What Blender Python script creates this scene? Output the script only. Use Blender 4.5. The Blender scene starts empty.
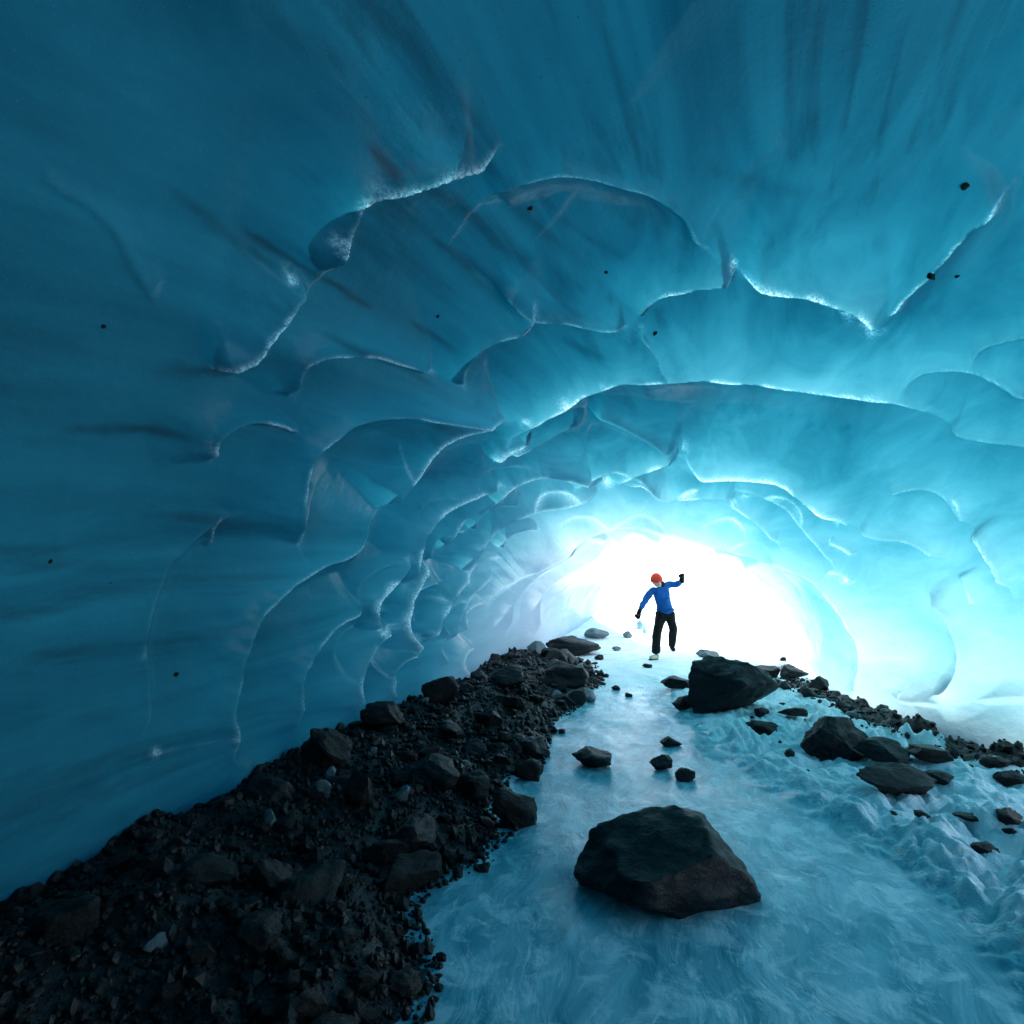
import bpy, bmesh, math, random
import numpy as np
from mathutils import Vector, Matrix, noise as mnoise
from mathutils.kdtree import KDTree
from mathutils.bvhtree import BVHTree

random.seed(7)
rng = np.random.default_rng(11)
scene = bpy.context.scene
COL = scene.collection

# ------------------------------------------------------------------ camera
F = 569.0                       # focal length in pixels (20 mm on a 36 mm sensor)
CAM = np.array([0.0, 0.0, 1.5])
PITCH = math.atan(73.0 / F)
cp, sp = math.cos(PITCH), math.sin(PITCH)

def ray(px, py):
    u = (px - 512) / F; v = (512 - py) / F
    return np.array([u, cp - v * sp, sp + v * cp])

def at(px, py, Y):
    d = ray(px, py)
    return CAM + d * (Y / d[1])

def project(P):
    d = P - CAM
    z = d[..., 1] * cp + d[..., 2] * sp
    v = -d[..., 1] * sp + d[..., 2] * cp
    zz = np.where(z > 0.05, z, 0.05)
    return 512 + F * d[..., 0] / zz, 512 - F * v / zz, z

cam = bpy.data.cameras.new('camera'); camo = bpy.data.objects.new('camera', cam); COL.objects.link(camo)
cam.sensor_width = 36; cam.lens = 36 * F / 1024; cam.clip_start = 0.05; cam.clip_end = 2000
camo.location = CAM; camo.rotation_euler = (math.pi / 2 + PITCH, 0, 0)
scene.camera = camo

# ------------------------------------------------------------------ numpy noise
def _hash(ix, iy, iz):
    h = (ix.astype(np.uint64) * np.uint64(374761393) + iy.astype(np.uint64) * np.uint64(668265263) + iz.astype(np.uint64) * np.uint64(2147483647 - 58))
    h = (h ^ (h >> np.uint64(13))) * np.uint64(1274126177)
    h = h & np.uint64(0xFFFFFFFF)
    h = (h ^ (h >> np.uint64(16))) * np.uint64(2246822519)
    h = h & np.uint64(0xFFFFFFFF)
    return ((h ^ (h >> np.uint64(15))) & np.uint64(0xFFFF)).astype(np.float64) / 65535.0

def vnoise(x, y, z=0.0):
    x, y, z = np.broadcast_arrays(np.asarray(x, float), np.asarray(y, float), np.asarray(z, float))
    xi, yi, zi = np.floor(x), np.floor(y), np.floor(z)
    fx, fy, fz = x - xi, y - yi, z - zi
    fx, fy, fz = [f * f * f * (f * (f * 6 - 15) + 10) for f in (fx, fy, fz)]
    xi, yi, zi = [(a.astype(np.int64) + 5000) for a in (xi, yi, zi)]
    r = 0
    for dx in (0, 1):
        for dy in (0, 1):
            for dz in (0, 1):
                w = (fx if dx else 1 - fx) * (fy if dy else 1 - fy) * (fz if dz else 1 - fz)
                r = r + w * _hash(xi + dx, yi + dy, zi + dz)
    return r * 2 - 1

def fbm(x, y, z=0.0, o=4, gain=0.5):
    a, s, r = 1.0, 1.0, 0.0
    for k in range(o):
        r = r + a * vnoise(np.asarray(x) * s + 17.3 * k, np.asarray(y) * s - 9.1 * k, np.asarray(z) * s + 3.7 * k)
        a *= gain; s *= 2.03
    return r

def sstep(a, b, x):
    t = np.clip((x - a) / (b - a), 0, 1)
    return t * t * (3 - 2 * t)

# ------------------------------------------------------------------ materials
def new_mat(name):
    m = bpy.data.materials.new(name); m.use_nodes = True
    nt = m.node_tree; nt.nodes.clear()
    return m, nt

class NB:
    def __init__(s, nt): s.nt = nt
    def n(s, t, **kw):
        x = s.nt.nodes.new(t)
        for k, v in kw.items(): setattr(x, k, v)
        return x
    def link(s, a, b): s.nt.links.new(a, b)
    def val(s, sock, v):
        if hasattr(v, 'is_output'): s.link(v, sock)
        else: sock.default_value = v
    def noise(s, vec, scale, detail=4, rough=0.55, dist=0.0):
        x = s.n('ShaderNodeTexNoise'); x.inputs['Scale'].default_value = scale
        x.inputs['Detail'].default_value = detail; x.inputs['Roughness'].default_value = rough
        x.inputs['Distortion'].default_value = dist
        if vec is not None: s.link(vec, x.inputs['Vector'])
        return x.outputs['Fac']
    def mapping(s, vec, scale=(1, 1, 1), rot=(0, 0, 0)):
        r = s.n('ShaderNodeMapping'); r.inputs['Rotation'].default_value = rot; s.link(vec, r.inputs['Vector'])
        x = s.n('ShaderNodeMapping'); x.inputs['Scale'].default_value = scale
        s.link(r.outputs['Vector'], x.inputs['Vector']); return x.outputs['Vector']
    def ramp(s, fac, lo, hi, a=0.0, b=1.0):
        x = s.n('ShaderNodeMapRange'); x.inputs['From Min'].default_value = lo; x.inputs['From Max'].default_value = hi
        x.inputs['To Min'].default_value = a; x.inputs['To Max'].default_value = b
        s.link(fac, x.inputs['Value']); return x.outputs['Result']
    def math(s, op, a, b=0.0):
        x = s.n('ShaderNodeMath', operation=op); s.val(x.inputs[0], a); s.val(x.inputs[1], b); return x.outputs[0]
    def mix(s, fac, a, b):
        x = s.n('ShaderNodeMix', data_type='RGBA'); s.val(x.inputs['Factor'], fac); s.val(x.inputs['A'], a); s.val(x.inputs['B'], b)
        return x.outputs['Result']
    def mixf(s, fac, a, b):
        x = s.n('ShaderNodeMix', data_type='FLOAT'); s.val(x.inputs[0], fac); s.val(x.inputs[2], a); s.val(x.inputs[3], b)
        return x.outputs[0]
    def attr(s, name):
        return s.n('ShaderNodeAttribute', attribute_name=name).outputs['Fac']
    def bump(s, h, strength, dist, normal=None):
        x = s.n('ShaderNodeBump'); x.inputs['Strength'].default_value = strength; x.inputs['Distance'].default_value = dist
        s.link(h, x.inputs['Height'])
        if normal is not None: s.link(normal, x.inputs['Normal'])
        return x.outputs['Normal']

def C(r, g, b): return (r, g, b, 1.0)

def ice_material():
    m, nt = new_mat('glacier_ice'); b = NB(nt)
    pos = b.n('ShaderNodeNewGeometry').outputs['Position']
    frost_glint = b.attr('frost_glint')
    lay = b.mapping(pos, (1.7, 0.17, 2.2), (0.06, 0.3, 0.42))
    l1 = b.noise(lay, 1.0, 6, 0.6, 0.9)
    lay2 = b.mapping(pos, (6.5, 0.30, 7.5), (0.06, 0.2, 0.42))
    l2 = b.noise(lay2, 1.0, 5, 0.6, 0.1)
    cloud = b.noise(pos, 0.9, 4, 0.55)
    fac = b.math('ADD', b.ramp(l1, 0.3, 0.7, 0, 0.7), b.ramp(cloud, 0.3, 0.7, 0, 0.35))
    col = b.mix(fac, C(*ICE_DARK), C(*ICE_LIGHT))
    # debris bands frozen into the ice
    patch = b.noise(b.mapping(pos, (0.8, 0.35, 0.9), (0, 0, 0.3)), 1.0, 2, 0.5)
    dirt = b.math('MULTIPLY', b.ramp(l2, 0.53, 0.68), b.ramp(patch, 0.40, 0.56))
    dirt = b.math('MULTIPLY', dirt, b.ramp(b.attr('thickness'), 3.2, 6.0, 0.05, 0.5))
    dirt = b.math('MAXIMUM', dirt, b.math('MULTIPLY', b.attr('silt'), b.ramp(l2, 0.38, 0.58, 0.25, 1.0)))
    col = b.mix(dirt, col, C(0.022, 0.075, 0.10))
    sand = b.noise(pos, 60, 2, 0.6)
    speck = b.math('MULTIPLY', b.ramp(sand, 0.70, 0.76), b.ramp(patch, 0.5, 0.62))
    col = b.mix(speck, col, C(0.02, 0.035, 0.04))
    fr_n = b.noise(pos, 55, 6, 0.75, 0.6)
    fr = b.math('MULTIPLY', frost_glint, b.ramp(fr_n, 0.42, 0.56, 0.2, 1.0))
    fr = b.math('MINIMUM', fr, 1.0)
    col = b.mix(fr, col, C(0.78, 0.92, 0.95))  # whitens frosty crests and the painted glints alike
    n1 = b.noise(pos, 5.0, 5, 0.6)
    n2 = b.noise(pos, 45.0, 4, 0.6)
    nrm = b.bump(n1, 0.22, 0.05)
    nrm = b.bump(n2, 0.2, 0.006, nrm)
    nrm = b.bump(l2, 0.25, 0.012, nrm)
    bub = b.noise(pos, 150, 2, 0.5)
    col = b.mix(b.math('MULTIPLY', b.ramp(bub, 0.66, 0.74), 0.14), col, C(0.45, 0.72, 0.78))
    p = b.n('ShaderNodeBsdfPrincipled')
    b.link(col, p.inputs['Base Color'])
    b.link(b.mixf(fr, b.ramp(cloud, 0.3, 0.7, 0.10, 0.22), 0.3), p.inputs['Roughness'])
    p.inputs['IOR'].default_value = 1.31
    b.link(b.mixf(fr, 0.18, 0.5), p.inputs['Specular IOR Level'])
    b.link(nrm, p.inputs['Normal'])
    t = b.n('ShaderNodeBsdfTranslucent')
    # painted light and dark: a made-up thickness tints what shines through, red first
    dim_depth = b.math('MULTIPLY', b.attr('thickness'), b.ramp(fr, 0, 1, 1.0, 0.18)); dim_depth = b.math('ADD', dim_depth, b.math('MULTIPLY', dirt, 2.2))
    dim_depth = b.math('MULTIPLY', dim_depth, b.ramp(l1, 0.3, 0.7, 1.14, 0.86))
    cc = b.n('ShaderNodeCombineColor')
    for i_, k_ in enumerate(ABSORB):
        b.link(b.math('POWER', math.exp(-k_), dim_depth), cc.inputs[i_])
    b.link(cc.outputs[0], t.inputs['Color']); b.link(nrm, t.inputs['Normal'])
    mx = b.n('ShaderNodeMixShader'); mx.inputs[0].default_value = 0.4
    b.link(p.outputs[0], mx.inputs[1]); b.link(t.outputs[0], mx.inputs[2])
    o = b.n('ShaderNodeOutputMaterial'); b.link(mx.outputs[0], o.inputs['Surface'])
    return m

ICE_DARK = (0.010, 0.115, 0.185)
ICE_LIGHT = (0.045, 0.30, 0.39)
ABSORB = (1.16, 0.515, 0.425)

def ground_material():
    m, nt = new_mat('cave_floor'); b = NB(nt)
    pos = b.n('ShaderNodeNewGeometry').outputs['Position']
    snow = b.attr('snow'); grav = b.attr('gravel')
    # stream ice: flow lines along the tunnel
    warp = b.noise(pos, 1.3, 2, 0.5)
    fl = b.mapping(pos, (7.0, 2.2, 3.0), (0, 0, 0.20))
    sc = b.n('ShaderNodeVectorMath', operation='ADD')
    wv = b.n('ShaderNodeCombineXYZ'); b.link(b.math('MULTIPLY', warp, 3.0), wv.inputs[0]); b.link(b.math('MULTIPLY', warp, 2.0), wv.inputs[1])
    b.link(fl, sc.inputs[0]); b.link(wv.outputs[0], sc.inputs[1])
    f1 = b.noise(sc.outputs[0], 1.0, 6, 0.62, 0.8)
    f2 = b.noise(sc.outputs[0], 3.2, 5, 0.6, 0.5)
    blot = b.noise(pos, 2.2, 4, 0.55)
    icec = b.mix(b.ramp(f1, 0.40, 0.62), C(0.07, 0.34, 0.42), C(0.25, 0.58, 0.66))
    icec = b.mix(b.ramp(b.noise(pos, 5.5, 6, 0.68, 0.5), 0.50, 0.62, 0, 0.75), icec, C(0.55, 0.80, 0.84))
    vein = b.ramp(f2, 0.60, 0.67)
    icec = b.mix(b.math('MULTIPLY', vein, 0.55), icec, C(0.72, 0.88, 0.90))
    ice = b.n('ShaderNodeBsdfPrincipled'); b.link(icec, ice.inputs['Base Color'])
    b.link(b.ramp(blot, 0.3, 0.7, 0.12, 0.32), ice.inputs['Roughness']); ice.inputs['IOR'].default_value = 1.31
    nb_ = b.bump(f1, 0.3, 0.015); nb_ = b.bump(f2, 0.45, 0.008, nb_); b.link(nb_, ice.inputs['Normal'])
    # snow
    s1 = b.noise(pos, 26, 5, 0.65); s2 = b.noise(pos, 160, 3, 0.6)
    sn = b.n('ShaderNodeBsdfPrincipled'); sb = b.noise(pos, 4.0, 4, 0.6)
    b.link(b.mix(b.ramp(sb, 0.35, 0.65), C(0.66, 0.85, 0.88), C(0.90, 0.95, 0.96)), sn.inputs['Base Color'])
    sn.inputs['Roughness'].default_value = 0.7; sn.inputs['Specular IOR Level'].default_value = 0.3
    b.link(b.bump(s2, 0.4, 0.006, b.bump(s1, 0.8, 0.035)), sn.inputs['Normal'])
    # gravel
    g1 = b.noise(pos, 30, 5, 0.65); g2 = b.noise(pos, 110, 3, 0.6)
    gr = b.n('ShaderNodeBsdfPrincipled')
    b.link(b.mix(b.ramp(g2, 0.3, 0.7), C(0.004, 0.005, 0.006), C(0.018, 0.020, 0.021)), gr.inputs['Base Color'])
    gr.inputs['Roughness'].default_value = 0.55
    b.link(b.bump(g2, 0.7, 0.01, b.bump(g1, 0.8, 0.03)), gr.inputs['Normal'])
    sfac = b.ramp(b.math('ADD', snow, b.ramp(s1, 0.3, 0.7, -0.25, 0.25)), 0.4, 0.62)
    gfac = b.ramp(b.math('ADD', grav, b.ramp(g1, 0.3, 0.7, -0.3, 0.3)), 0.44, 0.56)
    m1 = b.n('ShaderNodeMixShader'); b.link(sfac, m1.inputs[0]); b.link(ice.outputs[0], m1.inputs[1]); b.link(sn.outputs[0], m1.inputs[2])
    m2 = b.n('ShaderNodeMixShader'); b.link(gfac, m2.inputs[0]); b.link(m1.outputs[0], m2.inputs[1]); b.link(gr.outputs[0], m2.inputs[2])
    o = b.n('ShaderNodeOutputMaterial'); b.link(m2.outputs[0], o.inputs['Surface'])
    return m

def simple(name, c1, c2, scale=8.0, rough=0.6, bump=0.3, bdist=0.01, spec=None, fine=60.0):
    m, nt = new_mat(name); b = NB(nt)
    tc = b.n('ShaderNodeTexCoord').outputs['Object']
    n1 = b.noise(tc, scale, 5, 0.6); n2 = b.noise(tc, fine, 3, 0.6)
    p = b.n('ShaderNodeBsdfPrincipled')
    f = b.math('ADD', b.ramp(n1, 0.3, 0.7, 0, 0.7), b.ramp(n2, 0.3, 0.7, 0, 0.3))
    b.link(b.mix(f, C(*c1), C(*c2)), p.inputs['Base Color'])
    b.link(b.ramp(n1, 0.3, 0.7, rough - 0.12, rough + 0.12), p.inputs['Roughness'])
    if spec is not None: p.inputs['Specular IOR Level'].default_value = spec * .8
    b.link(b.bump(n2, bump * 0.7, bdist * 0.3, b.bump(n1, bump, bdist)), p.inputs['Normal'])
    o = b.n('ShaderNodeOutputMaterial'); b.link(p.outputs[0], o.inputs['Surface'])
    return m

M_ICE = ice_material()
M_GROUND = ground_material()
M_ROCK = simple('dark_wet_rock', (0.003, 0.004, 0.0048), (0.0115, 0.0125, 0.0135), 6, 0.5, 0.7, 0.03, 0.35)
M_ROCKG = simple('grey_blue_rock', (0.05, 0.08, 0.09), (0.13, 0.18, 0.19), 6, 0.55, 0.5, 0.02)
M_ROCKB = simple('brown_black_rock', (0.005, 0.005, 0.005), (0.017, 0.016, 0.015), 5, 0.55, 0.7, 0.03, 0.35)
M_CLEAR = simple('pale_ice_lump', (0.10, 0.24, 0.28), (0.25, 0.45, 0.5), 6, 0.2, 0.3, 0.02)

# ------------------------------------------------------------------ mesh helpers
def mesh_from(name, verts, faces):
    me = bpy.data.meshes.new(name)
    V = np.asarray(verts, np.float32); Fc = np.asarray(faces, np.int32)
    k = Fc.shape[1]
    me.vertices.add(len(V)); me.vertices.foreach_set('co', V.ravel())
    me.loops.add(Fc.size); me.loops.foreach_set('vertex_index', Fc.ravel())
    me.polygons.add(len(Fc)); me.polygons.foreach_set('loop_start', np.arange(0, Fc.size, k, dtype=np.int32))
    me.polygons.foreach_set('use_smooth', np.ones(len(Fc), bool))
    me.update(calc_edges=True); me.validate()
    return me

def grid_faces(nr, nc, flip=False):
    i, j = np.meshgrid(np.arange(nr - 1), np.arange(nc - 1), indexing='ij')
    a = (i * nc + j).ravel()
    f = np.stack([a, a + 1, a + nc + 1, a + nc], 1)
    return f[:, ::-1] if flip else f

def add_attr(me, name, arr):
    at_ = me.attributes.new(name, 'FLOAT', 'POINT'); at_.data.foreach_set('value', np.asarray(arr, np.float32).ravel())

def link(name, data, label=None, cat=None, group=None, kind=None, mat=None, parent=None):
    o = bpy.data.objects.new(name, data); COL.objects.link(o)
    if mat is not None: data.materials.append(mat)
    if label: o['label'] = label
    if cat: o['category'] = cat
    if group: o['group'] = group
    if kind: o['kind'] = kind
    if parent is not None: o.parent = parent
    return o

# ------------------------------------------------------------------ the tunnel
Yk = np.array([-9, -4, 0, 2.6, 4.3, 6.0, 7.2, 9.0, 11.0, 13.0, 16.0, 20.0])
XL = np.array([-2.6, -2.6, -2.4, -1.95, -1.56, -1.1, -0.78, -0.30, 0.35, 1.1, 2.3, 3.6])
Yr = np.array([-9, -4, 0, 2.8, 4.2, 5.4, 6.6, 7.8, 8.6, 9.6, 11.0, 16.0])
XR = np.array([4.6, 5.0, 5.1, 4.8, 4.28, 4.16, 4.06, 3.98, 4.18, 4.46, 4.85, 5.9])
Yh = np.array([-9, -4, 0, 2.7, 4.0, 5.0, 6.0, 7.0, 8.0, 9.0, 11.0, 13.0, 16.0])
HH = np.array([2.4, 3.2, 3.65, 3.6, 3.4, 3.2, 2.95, 2.68, 2.40, 2.13, 1.86, 1.84, 1.9])

def smooth_interp(x, xp, fp):
    # average of linear interpolation over a window: smooth, no overshoot
    r = 0; ws = 0
    for d in np.linspace(-1, 1, 25):
        w_ = (1 + math.cos(math.pi * d)) ** 1.5
        r = r + w_ * np.interp(x + d * 1.25, xp, fp); ws += w_
    return r / ws

NT, NS = 820, 800
ZB = -0.45
def apron(Y): return 0.36 * np.exp(-((np.asarray(Y) - 5.5) / 1.0) ** 2)
def tunnel_base(S, T):
    """S along the tunnel (metres of depth on the axis), T 0..1 from the left foot over the roof to the right foot"""
    Yend = 20.0 - 8.6 * sstep(0.1, 0.95, T)
    Y = np.where(S < 6, S, 6 + (S - 6) * (Yend - 6) / 9.0)
    a0 = smooth_interp(Y, Yk, XL); a1 = smooth_interp(Y, Yr, XR); h = smooth_interp(Y, Yh, HH)
    th = math.pi * (1 - T)
    n = 2.35
    c = np.cos(th); s = np.sin(th)
    xc = (a0 + a1) / 2; a = (a1 - a0) / 2
    X = xc + a * np.sign(c) * np.abs(c) ** (2 / n)
    Z = ZB + (h - ZB) * np.abs(s) ** (2 / n)
    return np.stack([X, Y, Z], -1)

tl = np.linspace(0, 1, NT)
T1 = tl - 0.0
sb = np.concatenate([np.linspace(-8.5, 0.9, 60, endpoint=False), np.exp(np.linspace(math.log(1.3), math.log(15.4), NS - 60)) - 0.4])
S, T = np.meshgrid(sb, T1, indexing='ij')
P = tunnel_base(S, T)
# flatten the back end of the cave into a closing wall
e = 1e-3
Pu = tunnel_base(S + e, T) - P
Pv = tunnel_base(S, np.clip(T + e, 0, 1)) - tunnel_base(S, np.clip(T - e, 0, 1))
N = np.cross(Pu, Pv); N /= np.linalg.norm(N, axis=-1, keepdims=True) + 1e-12
mid = np.stack([(smooth_interp(P[..., 1], Yk, XL) + smooth_interp(P[..., 1], Yr, XR)) / 2, P[..., 1], np.full_like(S, 0.5)], -1)
sgn = np.sign(np.sum(N * (P - mid), -1, keepdims=True)); N = N * sgn      # outward

# ridges traced as curves: (points, amplitude, width above/left, width below/right, frost with painted highlight)
RIDGES = [
 ([(338,300),(345,283),(352,258),(360,232),(367,213),(385,205),(405,203),(430,194),(475,180),(520,172)], .9, 45, 30, 1.0),
 ([(230,388),(268,374),(285,350),(300,328),(318,305),(322,298)], .7, 40, 40, .8),
 ([(311,425),(307,405),(310,390),(315,378),(330,370),(370,365),(415,375),(455,388)], .75, 24, 40, .45),
 ([(476,405),(471,393),(470,380),(480,360),(500,348),(528,340),(541,325),(538,312)], .8, 25, 40, .35),
 ([(320,572),(314,552),(309,520),(313,485),(322,460),(340,442),(370,427),(410,422),(450,425),(500,434),(530,432)], .95, 26, 60, .35),
 ([(238,480),(230,462),(232,452),(245,440),(265,432),(300,437),(325,449)], .7, 22, 30, .5),
 ([(392,520),(405,505),(417,490),(430,472),(450,450),(480,437),(521,432)], .85, 18, 40, .5),
 ([(507,474),(512,460),(525,443),(545,425),(567,408),(590,393),(622,386),(700,383),(770,388),(830,397),(880,405),(905,416),(935,440)], 1.0, 30, 75, .6),
 ([(637,342),(642,325),(650,312),(667,301),(692,298),(730,294),(739,290)], .85, 28, 40, .45),
 ([(737,291),(772,297),(812,304),(850,316),(872,332),(883,352)], .95, 32, 50, 1.0),
 ([(490,240),(505,218),(512,213),(540,200),(572,196),(620,205),(662,220),(682,235),(702,262),(730,290)], .5, 40, 60, .2),
 ([(500,300),(520,318),(540,330),(565,332),(600,338),(638,343)], .75, 40, 30, .25),
 ([(637,341),(650,358),(664,378),(680,392)], .65, 25, 25, .3),
 ([(876,342),(905,310),(935,280),(975,240),(1010,215)], .7, 45, 45, .45),
 ([(890,412),(897,400),(912,388),(937,382),(965,384),(990,395),(1030,418)], .6, 26, 40, .15),
 ([(962,384),(972,366),(1000,356),(1040,345)], .55, 25, 25, .15),
 ([(932,438),(952,447),(990,452),(1040,456)], .55, 22, 35, .15),
 ([(512,468),(530,457),(560,441),(592,428)], .75, 15, 25, .35),
 ([(590,427),(615,432),(640,446),(660,460),(681,468)], .75, 20, 25, .3),
 ([(612,498),(625,490),(650,480),(681,468)], .75, 16, 18, .6),
 ([(681,466),(697,480),(740,482),(767,485),(782,490),(812,512),(842,538)], .95, 26, 34, .6),
 ([(612,498),(645,494),(662,508),(690,506),(722,507),(740,520)], .7, 14, 18, .4),
 ([(660,510),(687,505),(714,510),(750,528),(782,560)], .7, 14, 20, .35),
 ([(722,507),(745,500),(775,515),(800,540),(830,580)], .6, 14, 18, .25),
 ([(500,628),(508,602),(525,582),(550,568),(572,556),(585,541),(612,531),(640,530),(670,537),(700,545),(740,556),(785,570),(815,585),(835,610),(849,640),(845,665),(836,695)], 1.0, 20, 34, .3),
 ([(818,550),(832,555),(842,564)], .5, 14, 14, .5), ([(820,576),(832,580),(839,588)], .5, 12, 12, .6),
 ([(416,600),(422,568),(431,541),(445,522),(460,510),(490,497),(520,492)], .9, 13, 26, .6),
 ([(495,525),(505,507),(521,492),(548,483),(570,487),(612,497)], .8, 13, 20, .3),
 ([(503,478),(512,463),(530,451),(536,430)], .7, 14, 14, .6),
 ([(455,560),(462,540),(478,522),(495,512),(520,508)], .7, 10, 18, .3),
 ([(476,590),(482,565),(496,545),(512,530),(540,520),(580,512),(612,499)], .75, 10, 18, .3),
 ([(398,640),(388,622),(388,605),(400,590),(412,570),(420,555)], .85, 12, 20, .8),
 ([(437,665),(430,652),(415,633),(418,612),(426,590),(440,560)], .85, 10, 16, .7),
 ([(440,650),(447,630),(455,610),(470,590),(485,575)], .8, 9, 14, .6),
 ([(462,650),(468,625),(478,605),(492,590),(510,575)], .7, 9, 13, .3),
 ([(520,640),(524,612),(538,592),(556,578),(580,566)], .5, 9, 14, .15),
 ([(547,640),(550,610),(562,592),(585,575),(610,562)], .45, 9, 14, .1),
 ([(275,775),(255,762),(243,735),(239,705),(245,672),(260,632),(285,597),(320,572),(350,560),(375,542),(400,517)], .95, 30, 50, .25),
 ([(322,735),(312,715),(308,687),(318,657),(332,640),(352,622),(388,604)], .9, 18, 34, .25),
 ([(376,718),(370,697),(370,677),(380,657),(400,637),(416,632)], .85, 14, 24, .3),
 ([(410,708),(404,690),(408,672),(424,660),(437,662)], .7, 10, 14, .3),
 ([(172,770),(172,720),(171,680),(170,650),(180,612),(200,570),(245,532),(290,515)], .34, 55, 60, .05),
 ([(170,765),(205,755),(240,742)], .28, 26, 26, .1),
 ([(905,600),(925,618),(938,640),(944,662),(937,687),(915,702)], .55, 22, 22, .12),
 ([(955,540),(966,552),(984,577),(989,598)], .6, 18, 22, .3),
 ([(938,505),(943,514),(951,533)], .5, 18, 18, .35),
 ([(940,580),(946,595),(953,614)], .25, 24, 24, .3),
 ([(878,690),(881,708),(883,730)], .15, 12, 14, .35),
 ([(850,690),(880,702),(912,707),(970,702),(1040,700)], .15, 24, 14, .1),
 ([(842,538),(870,548),(900,552),(925,570)], .55, 26, 26, .15),
 ([(870,510),(900,500),(930,505),(955,540)], .5, 25, 30, .12),
 ([(60,200),(110,230),(150,262),(170,300),(200,340)], .15, 60, 60, .05),
 ([(700,270),(720,235),(750,200),(790,170)], .18, 50, 50, .06),
 ([(425,500),(420,490),(415,452)], .4, 14, 14, .2),
 ([(232,560),(240,540),(246,528)], .35, 16, 16, .2),
]
# many small scales crowd round the mouth of the tunnel
rr_ = random.Random(21)
for rho in (132, 160, 196, 240):
    ph = 176 + rr_.uniform(0, 8)
    while ph < (318 if rho < 240 else 262):
        L = rho * rr_.uniform(.22, .38); rh = rho * rr_.uniform(.94, 1.06)
        f_ = rr_.choice([.2, .3, .4, .45]) if rho < 240 else .1
        pts_ = []
        for t_ in (-.5, -.3, 0, .3, .5):
            a_ = math.radians(ph) + t_ * L / rh
            q_ = rh + .32 * L * (1 - (2 * t_) ** 2)
            pts_.append((640 + 1.12 * q_ * math.cos(a_), 660 + .80 * q_ * math.sin(a_)))
        RIDGES.append((pts_, rr_.uniform(.35, .62), L * .26, L * .3, f_))
        ph += math.degrees(L / rh) * rr_.uniform(.85, 1.25)
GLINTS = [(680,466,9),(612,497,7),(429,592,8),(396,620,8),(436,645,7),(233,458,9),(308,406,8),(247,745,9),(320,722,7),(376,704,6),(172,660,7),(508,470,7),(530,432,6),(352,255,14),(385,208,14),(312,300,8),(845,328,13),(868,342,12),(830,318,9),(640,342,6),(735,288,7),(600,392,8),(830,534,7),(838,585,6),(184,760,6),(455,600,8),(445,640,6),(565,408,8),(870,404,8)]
def catmull(pts, step=5.0):
    p = np.array(pts, float); p = np.vstack([2 * p[0] - p[1], p, 2 * p[-1] - p[-2]])
    out = []
    for i in range(1, len(p) - 2):
        n = max(2, int(np.linalg.norm(p[i + 1] - p[i]) / step))
        t = np.linspace(0, 1, n, endpoint=False)[:, None]
        out.append(0.5 * (2 * p[i] + (p[i + 1] - p[i - 1]) * t + (2 * p[i - 1] - 5 * p[i] + 4 * p[i + 1] - p[i + 2]) * t ** 2 + (3 * p[i] - p[i - 1] - 3 * p[i + 1] + p[i + 2]) * t ** 3))
    out.append(p[-2:-1])
    return np.vstack(out)

# every traced curve is laid onto the base surface; distances are measured on that surface's own footprint
pxx, pyy, dep = project(P)
front = dep > 0.4
flatx, flaty = pxx.ravel(), pyy.ravel()
Rn = np.zeros(flatx.shape); Rp = np.zeros(flatx.shape); Rr = np.zeros(flatx.shape); Fr = np.zeros(flatx.shape); Cr = np.zeros(flatx.shape)
fidx = np.nonzero(front.ravel() & (flatx > -150) & (flatx < 1174) & (flaty > -600) & (flaty < 1100))[0]
wob = 2.5 * vnoise(flatx[fidx] / 30, flaty[fidx] / 30) + 1.0 * vnoise(flatx[fidx] / 9, flaty[fidx] / 9, 3.0)
fx0 = flatx[fidx] + wob; fy0 = flaty[fidx] + 2.0 * vnoise(flatx[fidx] / 26, flaty[fidx] / 26, 7.7)
fn = 0.5 + 0.5 * vnoise(flatx[fidx] / 16, flaty[fidx] / 16, 12.3)
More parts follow.
